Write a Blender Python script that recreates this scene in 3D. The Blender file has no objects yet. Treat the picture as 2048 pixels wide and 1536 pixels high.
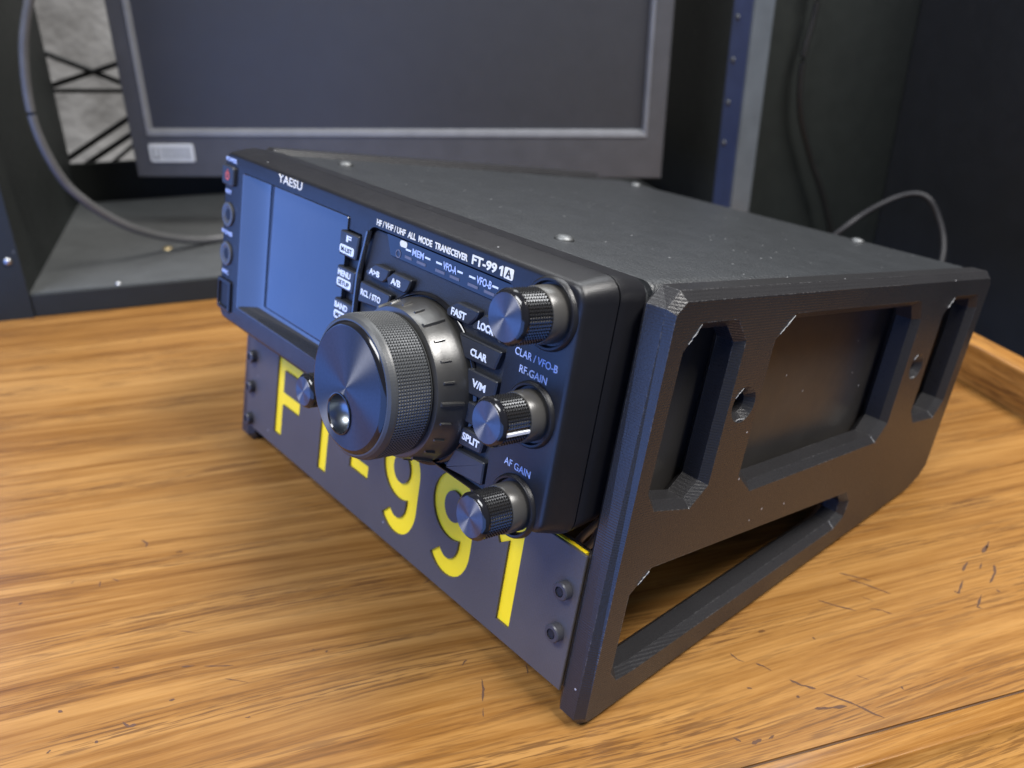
import bpy, bmesh, math, random
from mathutils import Vector, Matrix
S = bpy.context.scene
C = S.collection
MM = 0.001
PI = math.pi
random.seed(7)

# ------------------------------------------------------------------ camera
cam = bpy.data.cameras.new('camera')
cam.lens = 30.21; cam.sensor_width = 36.0
cam.clip_start = 0.01; cam.clip_end = 50
camo = bpy.data.objects.new('camera', cam); C.objects.link(camo)
RWc = [[0.9570153549, -0.1301829498, 0.2591794939],
       [-0.2900337625, -0.4339369014, 0.8529825217],
       [0.0014237651, -0.8914881745, -0.4530417284]]
mw = Matrix.Identity(4)
for r in range(3):
    mw[r][0] = RWc[r][0]; mw[r][1] = -RWc[r][1]; mw[r][2] = -RWc[r][2]
mw.translation = Vector((-75.795, -194.331, 228.129)) * MM
camo.matrix_world = mw
cam.dof.use_dof = True
cam.dof.focus_distance = 0.266
cam.dof.aperture_fstop = 11.5
S.camera = camo

# ------------------------------------------------------------------ world and light
W = bpy.data.worlds.new('World'); S.world = W; W.use_nodes = True
bg = W.node_tree.nodes['Background']
bg.inputs[0].default_value = (0.86, 0.92, 1.0, 1); bg.inputs[1].default_value = 0.15

def area(name, loc, target, sx, sy, power, color):
    l = bpy.data.lights.new(name, 'AREA'); l.shape = 'RECTANGLE'
    l.size = sx; l.size_y = sy; l.energy = power; l.color = color
    o = bpy.data.objects.new(name, l); C.objects.link(o)
    o.location = loc
    d = Vector(target) - Vector(loc)
    o.rotation_euler = d.to_track_quat('-Z', 'Y').to_euler()
    return o
area('ceiling_lamp', (0.30, 0.80, 1.35), (0.05, 0.15, 0.0), 1.1, 0.6, 17.0, (0.95, 0.98, 1.0))
area('ceiling_lamp', (0.62, -0.40, 1.45), (0.05, 0.1, 0.0), 0.8, 0.45, 47.0, (1.0, 0.97, 0.93))
area('ceiling_lamp', (-0.85, -0.22, 1.45), (0.05, 0.1, 0.0), 0.8, 0.45, 28.0, (0.97, 0.98, 1.0))
area('blue_panel_light', (-0.31, -0.13, -0.03), (0.0, -0.13, -0.03), 1.06, 0.44, 4.4, (0.15, 0.33, 1.0))  # blue panel sized and placed to fill the reflections in the radio front

vs = S.view_settings
vs.view_transform = 'Standard'; vs.look = 'None'; vs.exposure = 0.0; vs.gamma = 1.0
vs.use_curve_mapping = False
S.cycles.max_bounces = 8
S.cycles.use_denoising = True

# ------------------------------------------------------------------ material helpers
def new_mat(name):
    m = bpy.data.materials.new(name); m.use_nodes = True
    nt = m.node_tree
    return m, nt, nt.nodes['Principled BSDF']
def N(nt, t, **kw):
    n = nt.nodes.new(t)
    for k, v in kw.items(): setattr(n, k, v)
    return n
def L(nt, a, b): nt.links.new(a, b)
def math_(nt, op, a, b=None, c=None):
    n = N(nt, 'ShaderNodeMath', operation=op)
    for i, v in enumerate((a, b, c)):
        if v is None: continue
        if isinstance(v, (int, float)): n.inputs[i].default_value = v
        else: L(nt, v, n.inputs[i])
    return n.outputs[0]
def mixc(nt, f, a, b):
    n = N(nt, 'ShaderNodeMix', data_type='RGBA')
    if isinstance(f, (int, float)): n.inputs['Factor'].default_value = f
    else: L(nt, f, n.inputs['Factor'])
    for s, v in (('A', a), ('B', b)):
        sock = [i for i in n.inputs if i.name == s and i.type == 'RGBA'][0]
        if isinstance(v, tuple): sock.default_value = (*v, 1)
        else: L(nt, v, sock)
    return [o for o in n.outputs if o.type == 'RGBA'][0]
def noise(nt, vec, scale, detail=4, rough=0.55, dist=0.0):
    n = N(nt, 'ShaderNodeTexNoise'); n.inputs['Scale'].default_value = scale
    n.inputs['Detail'].default_value = detail; n.inputs['Roughness'].default_value = rough
    n.inputs['Distortion'].default_value = dist
    if vec is not None: L(nt, vec, n.inputs['Vector'])
    return n.outputs['Fac']
def ramp(nt, f, stops):
    n = N(nt, 'ShaderNodeValToRGB'); cr = n.color_ramp
    while len(cr.elements) < len(stops): cr.elements.new(0.5)
    for e, (p, c) in zip(cr.elements, stops):
        e.position = p; e.color = (*c, 1) if isinstance(c, tuple) else (c, c, c, 1)
    L(nt, f, n.inputs[0]); return n.outputs[0]
def mapping(nt, vec, scale, rot=(0, 0, 0)):
    n = N(nt, 'ShaderNodeMapping'); n.inputs['Scale'].default_value = scale
    n.inputs['Rotation'].default_value = rot
    L(nt, vec, n.inputs['Vector']); return n.outputs[0]
def bump(nt, h, strength, dist):
    n = N(nt, 'ShaderNodeBump'); n.inputs['Strength'].default_value = strength
    n.inputs['Distance'].default_value = dist
    L(nt, h, n.inputs['Height']); return n.outputs[0]
def objco(nt): return N(nt, 'ShaderNodeTexCoord').outputs['Object']

def plastic(name, col, rough=0.45, spec=0.5, bscale=2500, bstr=0.12, dust=0.0, metallic=0.0, var=0.25, coat=0.0, ior=1.5):
    m, nt, b = new_mat(name)
    co = objco(nt)
    n1 = noise(nt, co, 60, 3)
    c = mixc(nt, n1, tuple(x * (1 - var) for x in col), tuple(min(1, x * (1 + var)) for x in col))
    if dust > 0:
        v = N(nt, 'ShaderNodeTexVoronoi'); v.inputs['Scale'].default_value = 420; L(nt, co, v.inputs['Vector'])
        v.inputs['Randomness'].default_value = 1
        wn = N(nt, 'ShaderNodeTexWhiteNoise'); L(nt, v.outputs['Position'], wn.inputs[0])
        thr = math_(nt, 'MULTIPLY', math_(nt, 'GREATER_THAN', wn.outputs[0], 1 - dust), 0.16)
        spot = math_(nt, 'LESS_THAN', v.outputs['Distance'], thr)
        c = mixc(nt, math_(nt, 'MULTIPLY', spot, 0.8), c, (0.35, 0.36, 0.37))
    L(nt, c, b.inputs['Base Color'])
    r = math_(nt, 'ADD', math_(nt, 'MULTIPLY', noise(nt, co, 180, 3), 0.16), rough - 0.08)
    L(nt, r, b.inputs['Roughness'])
    b.inputs['Specular IOR Level'].default_value = spec
    b.inputs['IOR'].default_value = ior
    b.inputs['Metallic'].default_value = metallic
    b.inputs['Coat Weight'].default_value = coat
    b.inputs['Coat Roughness'].default_value = 0.08
    if bstr > 0: L(nt, bump(nt, noise(nt, co, bscale, 2), bstr, 0.0003), b.inputs['Normal'])
    return m

def turned_metal(name, col, rough, aniso=0.85):
    """lathe-turned face: reflections smear along the radius, across the fine circular grooves"""
    m, nt, b = new_mat(name)
    co = objco(nt)
    cr = N(nt, 'ShaderNodeVectorMath', operation='CROSS_PRODUCT'); L(nt, co, cr.inputs[0]); cr.inputs[1].default_value = (0, 1, 0)
    c2 = N(nt, 'ShaderNodeVectorMath', operation='CROSS_PRODUCT'); L(nt, cr.outputs[0], c2.inputs[0]); c2.inputs[1].default_value = (0, 1, 0)
    cr = c2
    vt = N(nt, 'ShaderNodeVectorTransform', vector_type='VECTOR', convert_from='OBJECT', convert_to='WORLD')
    L(nt, cr.outputs[0], vt.inputs[0])
    nm = N(nt, 'ShaderNodeVectorMath', operation='NORMALIZE'); L(nt, vt.outputs[0], nm.inputs[0])
    L(nt, nm.outputs[0], b.inputs['Tangent'])
    n1 = noise(nt, co, 900, 3)
    L(nt, mixc(nt, n1, tuple(x * 0.85 for x in col), tuple(x * 1.15 for x in col)), b.inputs['Base Color'])
    b.inputs['Metallic'].default_value = 1.0
    b.inputs['Roughness'].default_value = rough
    b.inputs['Anisotropic'].default_value = aniso
    return m

def printed(name, col, rough, line_axis, period, lstr, edge=0.0):
    """3D-printed plastic: fine filament lines, speckle, pale scuffed edges"""
    m, nt, b = new_mat(name)
    co = objco(nt)
    sep = N(nt, 'ShaderNodeSeparateXYZ'); L(nt, co, sep.inputs[0])
    ax = sep.outputs[line_axis]
    wob = math_(nt, 'MULTIPLY', noise(nt, co, 40, 2), 0.0006)
    ph = math_(nt, 'MULTIPLY', math_(nt, 'ADD', ax, wob), 2 * PI / period)
    wv = math_(nt, 'SINE', ph)
    nf = noise(nt, co, 1500, 3, 0.7)
    patch = ramp(nt, noise(nt, co, 25, 3), [(0.42, 0.15), (0.62, 1.0)])
    h = math_(nt, 'ADD', math_(nt, 'MULTIPLY', wv, math_(nt, 'MULTIPLY', patch, lstr)), math_(nt, 'MULTIPLY', nf, 1.6))
    L(nt, bump(nt, h, 0.26, 0.00022), b.inputs['Normal'])
    c = mixc(nt, noise(nt, co, 30, 4), tuple(x * 0.8 for x in col), tuple(x * 1.25 for x in col))
    # pale specks of lint and scuffs
    v = N(nt, 'ShaderNodeTexVoronoi'); v.inputs['Scale'].default_value = 260; L(nt, co, v.inputs['Vector'])
    wn = N(nt, 'ShaderNodeTexWhiteNoise'); L(nt, v.outputs['Position'], wn.inputs[0])
    thr = math_(nt, 'MULTIPLY', math_(nt, 'GREATER_THAN', wn.outputs[0], 0.982), 0.11)
    c = mixc(nt, math_(nt, 'MULTIPLY', math_(nt, 'LESS_THAN', v.outputs['Distance'], thr), 0.75), c, (0.4, 0.4, 0.42))
    if edge > 0:
        bv = N(nt, 'ShaderNodeBevel', samples=6); bv.inputs['Radius'].default_value = 0.0007
        g = N(nt, 'ShaderNodeNewGeometry')
        dt = N(nt, 'ShaderNodeVectorMath', operation='DOT_PRODUCT'); L(nt, bv.outputs[0], dt.inputs[0]); L(nt, g.outputs['True Normal'], dt.inputs[1])
        e = ramp(nt, dt.outputs['Value'], [(0.945, 1.0), (0.99, 0.0)])
        ns = ramp(nt, noise(nt, co, 700, 3, 0.7), [(0.48, 0.0), (0.62, 1.0)])
        big = ramp(nt, noise(nt, co, 18, 2), [(0.45, 0.12), (0.66, 1.0)])
        f = math_(nt, 'MULTIPLY', math_(nt, 'MULTIPLY', e, ns), math_(nt, 'MULTIPLY', big, edge))
        c = mixc(nt, f, c, (0.42, 0.42, 0.43))
    L(nt, c, b.inputs['Base Color'])
    L(nt, math_(nt, 'ADD', math_(nt, 'MULTIPLY', nf, 0.2), rough - 0.1), b.inputs['Roughness'])
    return m

def wood(name, light=1.0, along_y=False, gloss=0.25):
    m, nt, b = new_mat(name)
    co = objco(nt)
    if along_y: co = mapping(nt, co, (1, 1, 1), (0, 0, PI / 2))
    warp = noise(nt, mapping(nt, co, (1.3, 7, 7)), 1.0, 2, 0.45)
    sep = N(nt, 'ShaderNodeSeparateXYZ'); L(nt, co, sep.inputs[0])
    cmb = N(nt, 'ShaderNodeCombineXYZ')
    L(nt, sep.outputs[0], cmb.inputs[0]); L(nt, sep.outputs[2], cmb.inputs[2])
    L(nt, math_(nt, 'ADD', sep.outputs[1], math_(nt, 'MULTIPLY', warp, 0.075)), cmb.inputs[1])
    wc = cmb.outputs[0]
    broad = noise(nt, mapping(nt, wc, (2.4, 62, 62)), 1.0, 4, 0.65)
    mid = noise(nt, mapping(nt, wc, (13, 520, 520)), 1.0, 6, 0.78)
    fine = noise(nt, mapping(nt, wc, (34, 1150, 1150)), 1.0, 3, 0.7)
    rings = N(nt, 'ShaderNodeTexWave', wave_type='BANDS', bands_direction='Y', wave_profile='SAW')
    L(nt, wc, rings.inputs[0]); rings.inputs['Scale'].default_value = 30; rings.inputs['Distortion'].default_value = 0.8
    rings.inputs['Detail'].default_value = 3; rings.inputs['Detail Scale'].default_value = 1.2
    huge = noise(nt, mapping(nt, wc, (1.6, 20, 20)), 1.0, 2, 0.5)
    band = noise(nt, mapping(nt, wc, (5, 210, 210)), 1.0, 5, 0.72)
    t = math_(nt, 'ADD', math_(nt, 'MULTIPLY', broad, 0.20), math_(nt, 'MULTIPLY', mid, 0.26))
    t = math_(nt, 'ADD', t, math_(nt, 'MULTIPLY', band, 0.36))
    t = math_(nt, 'ADD', t, math_(nt, 'MULTIPLY', huge, 0.18))
    c = ramp(nt, t, [(0.38, (0.120 * light, 0.046 * light, 0.009 * light)), (0.455, (0.245 * light, 0.108 * light, 0.024 * light)),
                     (0.54, (0.37 * light, 0.187 * light, 0.052 * light)), (0.66, (0.46 * light, 0.252 * light, 0.082 * light))])
    pores = ramp(nt, fine, [(0.43, 1.0), (0.505, 0.0)])
    pm = ramp(nt, noise(nt, mapping(nt, wc, (5, 60, 60)), 1.0, 2), [(0.40, 0.12), (0.60, 1.0)])
    c = mixc(nt, math_(nt, 'MULTIPLY', math_(nt, 'MULTIPLY', pores, pm), 0.8), c, (0.10 * light, 0.043 * light, 0.015 * light))
    # small dark nicks and burn-like specks
    v = N(nt, 'ShaderNodeTexVoronoi'); v.inputs['Scale'].default_value = 62; L(nt, mapping(nt, co, (0.55, 1, 1)), v.inputs['Vector'])
    wn = N(nt, 'ShaderNodeTexWhiteNoise'); L(nt, v.outputs['Position'], wn.inputs[0])
    thr = math_(nt, 'MULTIPLY', math_(nt, 'GREATER_THAN', wn.outputs[0], 0.80), 0.055)
    dd = math_(nt, 'ADD', v.outputs['Distance'], math_(nt, 'MULTIPLY', math_(nt, 'SUBTRACT', noise(nt, co, 900, 2), 0.5), 0.07))
    c = mixc(nt, math_(nt, 'MULTIPLY', math_(nt, 'LESS_THAN', dd, thr), 0.7), c, (0.07, 0.03, 0.012))
    L(nt, c, b.inputs['Base Color'])
    L(nt, math_(nt, 'ADD', math_(nt, 'MULTIPLY', mid, 0.25), gloss), b.inputs['Roughness'])
    L(nt, bump(nt, math_(nt, 'ADD', fine, math_(nt, 'MULTIPLY', mid, 0.5)), 0.10, 0.0003), b.inputs['Normal'])
    b.inputs['Specular IOR Level'].default_value = 0.32
    return m

M = {
 'wood': wood('oak_laminate', 0.80), 'wood_trim': wood('oak_trim', 0.86, False, 0.08), 'wood_rim': wood('oak_rim', 1.05, True),
 'seam': plastic('seam_dirt', (0.06, 0.03, 0.015), 0.8, bstr=0), 
 'scratch': plastic('scratch_dark', (0.075, 0.035, 0.018), 0.75, bstr=0),
 'face': plastic('face_plastic', (0.010, 0.010, 0.012), 0.34, spec=0.42, bscale=3500, bstr=0.25, dust=0.012),
 'recess': plastic('recess_plastic', (0.022, 0.023, 0.026), 0.5, bscale=2600, bstr=0.5),
 'button': plastic('button_rubber', (0.022, 0.024, 0.030), 0.42, bscale=3000, bstr=0.15),
 'window': plastic('smoked_window', (0.006, 0.007, 0.012), 0.14, bstr=0),
 'lens': plastic('display_glass', (0.012, 0.018, 0.035), 0.10, bstr=0, ior=1.75, var=0.05),
 'bezel': plastic('display_bezel', (0.022, 0.024, 0.030), 0.12, bstr=0, ior=1.95),
 'case': plastic('case_paint', (0.021, 0.023, 0.026), 0.40, bscale=900, bstr=1.0, dust=0.03),
 'case_side': plastic('case_side_paint', (0.030, 0.028, 0.027), 0.36, bscale=900, bstr=0.12, dust=0.01),
 'grip': plastic('dial_rubber', (0.040, 0.042, 0.044), 0.40, bstr=0.1),
 'ring': plastic('ring_plastic', (0.030, 0.029, 0.027), 0.32, spec=0.9, bscale=1500, bstr=0.05),
 'knurl': plastic('knurl_black', (0.012, 0.012, 0.013), 0.22, bstr=0.0),
 'collar': plastic('collar_grey', (0.050, 0.048, 0.045), 0.30, bstr=0.05),
 'gloss': plastic('gloss_black', (0.008, 0.008, 0.010), 0.12, bstr=0),
 'cap': turned_metal('turned_cap', (0.15, 0.15, 0.165), 0.48, 0.95),
 'disc': turned_metal('turned_disc', (0.11, 0.112, 0.125), 0.55, 0.94),
 'chrome': plastic('chrome', (0.20, 0.22, 0.24), 0.34, metallic=1.0, bstr=0),
 'scuff': plastic('scuffed_plastic', (0.20, 0.205, 0.21), 0.6, bscale=2500, bstr=0.5),
 'dull': plastic('screw_dull', (0.14, 0.145, 0.15), 0.55, metallic=1.0, bstr=0),
 'jack': plastic('jack_grey', (0.075, 0.077, 0.08), 0.32, bstr=0),
 'steel': plastic('screw_steel', (0.42, 0.43, 0.44), 0.38, metallic=1.0, bstr=0),
 'brass': plastic('screw_brass', (0.5, 0.40, 0.22), 0.4, metallic=1.0, bstr=0),
 'bolt': plastic('bolt_black', (0.040, 0.040, 0.046), 0.34, bstr=0),
 'hex': plastic('socket_dark', (0.004, 0.004, 0.005), 0.6, bstr=0),
 'print': plastic('print_white', (0.72, 0.76, 0.82), 0.5, bstr=0, var=0.05),
 'print_warm': plastic('print_cream', (0.78, 0.74, 0.62), 0.5, bstr=0, var=0.05),
 'print_blue': plastic('print_pale_blue', (0.45, 0.54, 0.80), 0.5, bstr=0, var=0.05),
 'led': plastic('led_grey', (0.12, 0.11, 0.13), 0.4, bstr=0),
 'red': plastic('power_red', (0.62, 0.10, 0.06), 0.4, bstr=0),
 'bracket': printed('printed_bracket', (0.019, 0.0185, 0.020), 0.30, 2, 0.0009, 0.4, 0.25),
 'plate': printed('printed_plate', (0.066, 0.057, 0.053), 0.5, 0, 0.0007, 0.15, 0.0),
 'yellow': plastic('yellow_plastic', (0.95, 0.68, 0.012), 0.45, bscale=1500, bstr=0.1, var=0.06),
 'mon': plastic('monitor_plastic', (0.058, 0.059, 0.066), 0.48, bscale=1500, bstr=0.1),
 'mon_lip_lit': plastic('monitor_lip_lit', (0.15, 0.155, 0.17), 0.38, bstr=0.0),  # paler than the housing: light caught on the lip put into the colour
 'screen': plastic('monitor_screen', (0.030, 0.031, 0.036), 0.5, bstr=0, ior=1.5, var=0.1),
 'badge': plastic('badge_silver', (0.50, 0.52, 0.54), 0.4, bstr=0),
 'badge_dark': plastic('badge_dark', (0.16, 0.17, 0.18), 0.4, bstr=0),
 'rack': plastic('rack_black', (0.011, 0.013, 0.012), 0.6, spec=0.35, bscale=700, bstr=0.2, dust=0.01),
 'shelf': plastic('rack_shelf', (0.065, 0.068, 0.068), 0.5, bscale=500, bstr=0.3, dust=0.02),
 'rail': plastic('rail_paint', (0.085, 0.098, 0.115), 0.45, bstr=0.1),
 'rail_blue': plastic('rail_inner', (0.032, 0.045, 0.105), 0.4, bstr=0.1),
 'cable': plastic('cable_grey', (0.075, 0.075, 0.075), 0.45, bscale=900, bstr=0.3),
 'cable_dark': plastic('cable_black', (0.012, 0.012, 0.016), 0.55, bstr=0.1),
 'white_cable': plastic('wire_white', (0.7, 0.62, 0.55), 0.4, bstr=0),
 'copper': plastic('wire_copper', (0.55, 0.25, 0.10), 0.4, bstr=0, metallic=0.6),
 'wire': plastic('lattice_black', (0.008, 0.008, 0.008), 0.5, bstr=0),
 'cabinet': plastic('cabinet_black', (0.015, 0.018, 0.017), 0.5, bscale=120, bstr=0.35),  # green tint of room reflections put into the black
 'cabinet_blue_sheen': plastic('cabinet_side_black', (0.011, 0.012, 0.014), 0.5, bscale=120, bstr=0.2),  # bluish reflection of the room put into the base colour
}
def wall_mat():
    m, nt, b = new_mat('wall_grey'); co = objco(nt)
    n = noise(nt, co, 9, 4, 0.6)
    L(nt, ramp(nt, n, [(0.32, (0.11, 0.105, 0.10)), (0.66, (0.27, 0.265, 0.26))]), b.inputs['Base Color'])
    b.inputs['Roughness'].default_value = 0.85
    L(nt, bump(nt, n, 0.6, 0.03), b.inputs['Normal'])
    return m
M['wall'] = wall_mat()

# ------------------------------------------------------------------ mesh helpers (all sizes in mm)
def fin(bm, name, mat, parent=None, off=(0, 0, 0), smooth=None, mats=None):
    for v in bm.verts: v.co *= MM
    bmesh.ops.recalc_face_normals(bm, faces=bm.faces)
    me = bpy.data.meshes.new(name); bm.to_mesh(me); bm.free()
    me.materials.append(mat)
    for m in (mats or []): me.materials.append(m)
    o = bpy.data.objects.new(name, me); C.objects.link(o)
    if parent is not None: o.parent = parent
    o.location = Vector(off) * MM
    if smooth is not None:
        for p in me.polygons: p.use_smooth = True
        try: me.set_sharp_from_angle(angle=math.radians(smooth))
        except Exception: pass
    return o
def box(bm, x0, x1, y0, y1, z0, z1, bev=0.0, seg=1):
    r = bmesh.ops.create_cube(bm, size=1.0)
    for v in r['verts']:
        v.co = Vector(((x0 + x1) / 2 + v.co.x * (x1 - x0), (y0 + y1) / 2 + v.co.y * (y1 - y0), (z0 + z1) / 2 + v.co.z * (z1 - z0)))
    if bev > 0:
        es = list({e for v in r['verts'] for e in v.link_edges})
        bmesh.ops.bevel(bm, geom=es, offset=bev, segments=seg, profile=0.5, affect='EDGES')
def loft(bm, loops, cap0=True, cap1=True):
    rings = [[bm.verts.new(p) for p in lp] for lp in loops]
    n = len(rings[0])
    for a, b in zip(rings, rings[1:]):
        for i in range(n):
            j = (i + 1) % n
            bm.faces.new((a[i], a[j], b[j], b[i]))
    if cap0: bm.faces.new(list(reversed(rings[0])))
    if cap1: bm.faces.new(rings[-1])
    return rings
def rrect(x0, x1, z0, z1, r, seg=5):
    pts = []
    for cx, cz, a0 in ((x1 - r, z1 - r, 0), (x0 + r, z1 - r, 90), (x0 + r, z0 + r, 180), (x1 - r, z0 + r, 270)):
        for k in range(seg + 1):
            a = math.radians(a0 + 90 * k / seg)
            pts.append((cx + r * math.cos(a), cz + r * math.sin(a)))
    return pts
def inset(poly, d):
    n = len(poly); A = sum(poly[i][0] * poly[(i + 1) % n][1] - poly[(i + 1) % n][0] * poly[i][1] for i in range(n))
    s = 1 if A > 0 else -1
    out = []
    for i in range(n):
        p, q, r = poly[i - 1], poly[i], poly[(i + 1) % n]
        e1 = Vector((q[0] - p[0], q[1] - p[1])).normalized(); e2 = Vector((r[0] - q[0], r[1] - q[1])).normalized()
        n1 = Vector((-e1.y, e1.x)) * s; n2 = Vector((-e2.y, e2.x)) * s
        b = (n1 + n2); k = b.length_squared
        b = b * (2 * d / k) if k > 1e-6 else n1 * d
        out.append((q[0] + b.x, q[1] + b.y))
    return out
def roundpoly(poly, r, seg=3):
    out = []; n = len(poly)
    for i in range(n):
        p, q, s = (Vector(poly[i - 1]), Vector(poly[i]), Vector(poly[(i + 1) % n]))
        d1 = (p - q); d2 = (s - q); rr = min(r, d1.length * 0.45, d2.length * 0.45)
        a = q + d1.normalized() * rr; b = q + d2.normalized() * rr
        for k in range(seg + 1):
            t = k / seg
            out.append(tuple((1 - t) ** 2 * a + 2 * t * (1 - t) * q + t * t * b))
    return out
def prism(bm, poly, yb, yf, ch=0.4):
    """face-plane polygon (x, z) standing from depth yb forward to yf, with a chamfered front edge"""
    s = 1 if yf < yb else -1
    lp = [[(x, yb, z) for x, z in poly], [(x, yf + ch * s, z) for x, z in poly], [(x, yf, z) for x, z in inset(poly, ch)]]
    loft(bm, lp)
def lathe(bm, prof, cx, cz, n=64, cap0=False, cap1=True):
    """profile of (y, r), turned round the Y direction"""
    lp = [[(cx + r * math.cos(2 * PI * k / n), y, cz + r * math.sin(2 * PI * k / n)) for k in range(n)] for y, r in prof]
    loft(bm, lp, cap0, cap1)
def knurl(bm, cx, cz, r, y0, y1, nc, nr, h, skip=None):
    st = 2 * PI / nc; dy = (y1 - y0) / nr
    g = [[bm.verts.new((cx + r * math.cos(st * i), y0 + dy * j, cz + r * math.sin(st * i))) for i in range(nc)] for j in range(nr + 1)]
    for j in range(nr):
        for i in range(nc):
            k = (i + 1) % nc
            q = (g[j][i], g[j][k], g[j + 1][k], g[j + 1][i])
            a = st * (i + 0.5)
            if skip and skip(a):
                bm.faces.new(q); continue
            t = bm.verts.new((cx + (r + h) * math.cos(a), y0 + dy * (j + 0.5), cz + (r + h) * math.sin(a)))
            for u, w in ((0, 1), (1, 2), (2, 3), (3, 0)): bm.faces.new((q[u], q[w], t))
def obj_to_mesh(o, name, mat, parent, off=(0, 0, 0)):
    dg = bpy.context.evaluated_depsgraph_get(); dg.update()
    me = bpy.data.meshes.new_from_object(o.evaluated_get(dg))
    me.name = name; me.materials.clear(); me.materials.append(mat)
    data = o.data; bpy.data.objects.remove(o)
    n = bpy.data.objects.new(name, me); C.objects.link(n)
    if parent is not None: n.parent = parent
    n.location = Vector(off) * MM
    return n
def boolean(o, cutters):
    for c in cutters:
        md = o.modifiers.new('cut', 'BOOLEAN'); md.operation = 'DIFFERENCE'; md.solver = 'EXACT'; md.object = c
    dg = bpy.context.evaluated_depsgraph_get(); dg.update()
    me = bpy.data.meshes.new_from_object(o.evaluated_get(dg))
    o.modifiers.clear(); o.data = me
    for c in cutters: bpy.data.objects.remove(c)
def text_bm(items, bold=0.0, thick=0.12):
    """items of (string, x0, x1, z_mid, height, y): lettering lying on the face plane, fitted to its box"""
    bm = bmesh.new()
    for s, x0, x1, zc, h, y in items:
        cu = bpy.data.curves.new('t', 'FONT'); cu.body = s; cu.size = 1.0; cu.offset = bold; cu.extrude = 0.0; cu.resolution_u = 3
        o = bpy.data.objects.new('t', cu); C.objects.link(o)
        dg = bpy.context.evaluated_depsgraph_get(); dg.update()
        me = bpy.data.meshes.new_from_object(o.evaluated_get(dg)); bpy.data.objects.remove(o)
        xs = [v.co.x for v in me.vertices]; ys = [v.co.y for v in me.vertices]
        ax, bx, ay, by = min(xs), max(xs), min(ys), max(ys)
        vs = []
        for v in me.vertices:
            vs.append(bm.verts.new((x0 + (v.co.x - ax) / (bx - ax) * (x1 - x0), y, zc - h / 2 + (v.co.y - ay) / (by - ay) * h)))
        for p in me.polygons:
            try: bm.faces.new([vs[i] for i in p.vertices])
            except ValueError: pass
        bpy.data.meshes.remove(me)
    r = bmesh.ops.extrude_face_region(bm, geom=list(bm.faces))
    for g in r['geom']:
        if isinstance(g, bmesh.types.BMVert): g.co.y -= thick
    return bm
def smooth_path(pts, n=10):
    P = [Vector(p) for p in pts]; P = [2 * P[0] - P[1]] + P + [2 * P[-1] - P[-2]]
    out = []
    for i in range(1, len(P) - 2):
        a, b, c, d = P[i - 1], P[i], P[i + 1], P[i + 2]
        for k in range(n):
            t = k / n
            out.append(0.5 * ((2 * b) + (c - a) * t + (2 * a - 5 * b + 4 * c - d) * t * t + (3 * b - a - 3 * c + d) * t ** 3))
    out.append(P[-2]); return out
def tube(bm, pts, r, n=10):
    up = Vector((0, 0, 1)); loops = []
    for i, p in enumerate(pts):
        p = Vector(p); d = (Vector(pts[min(i + 1, len(pts) - 1)]) - Vector(pts[max(i - 1, 0)])).normalized()
        s = d.cross(up)
        if s.length < 1e-3: s = d.cross(Vector((1, 0, 0)))
        s.normalize(); t = s.cross(d).normalized()
        loops.append([p + (s * math.cos(2 * PI * k / n) + t * math.sin(2 * PI * k / n)) * r for k in range(n)])
    loft(bm, loops)
def tag(o, label=None, cat=None, group=None, kind=None):
    if label: o['label'] = label
    if cat: o['category'] = cat
    if group: o['group'] = group
    if kind: o['kind'] = kind
    return o
def empty(name, label, cat, mat4=None):
    o = bpy.data.objects.new(name, None); C.objects.link(o); o.empty_display_size = 0.02
    if mat4 is not None: o.matrix_world = mat4
    return tag(o, label, cat)

# ------------------------------------------------------------------ the setting
bm = bmesh.new(); box(bm, -1400, 1500, 980, 1000, -760, 1900)
tag(fin(bm, 'wall', M['wall']), kind='structure')
bm = bmesh.new(); box(bm, -1400, 1500, -900, 979, -770, -750)
tag(fin(bm, 'floor', M['cabinet']), kind='structure')

# desk with an edging strip, a rounded nosing and a raised end rim
desk = empty('wooden_desk', 'worn golden oak desk top with dark scratches and a raised end rim', 'desk')
bm = bmesh.new(); box(bm, -285, 308.8, -38.2, 760, -28, 0)
fin(bm, 'desk_top', M['wood'], desk)
bm = bmesh.new(); box(bm, -285, 324, -39.0, -38.2, -28, -0.7)
fin(bm, 'seam', M['seam'], desk)
bm = bmesh.new()
prof = [(-39.0, -0.25), (-39.4, 0.1), (-47.2, 0.1), (-48.6, -0.3), (-49.6, -1.2), (-50.2, -2.6), (-52.0, -4.6), (-55.5, -6.2), (-59.0, -9.5), (-60.5, -14), (-60.5, -28), (-39.0, -28)]
loft(bm, [[(x, y, z) for y, z in prof] for x in (-285, 324)])
fin(bm, 'front_edge', M['wood_trim'], desk, smooth=25)
bm = bmesh.new(); box(bm, 309.2, 324, -38.0, 760, -28, 24.5, 1.2, 2)
fin(bm, 'end_rim', M['wood_rim'], desk)
for x in (-250, 270):
    for y in (0, 700):
        bm = bmesh.new(); box(bm, x - 25, x + 25, y - 25, y + 25, -750, -28)
        fin(bm, 'leg', M['wood_trim'], desk)
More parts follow.
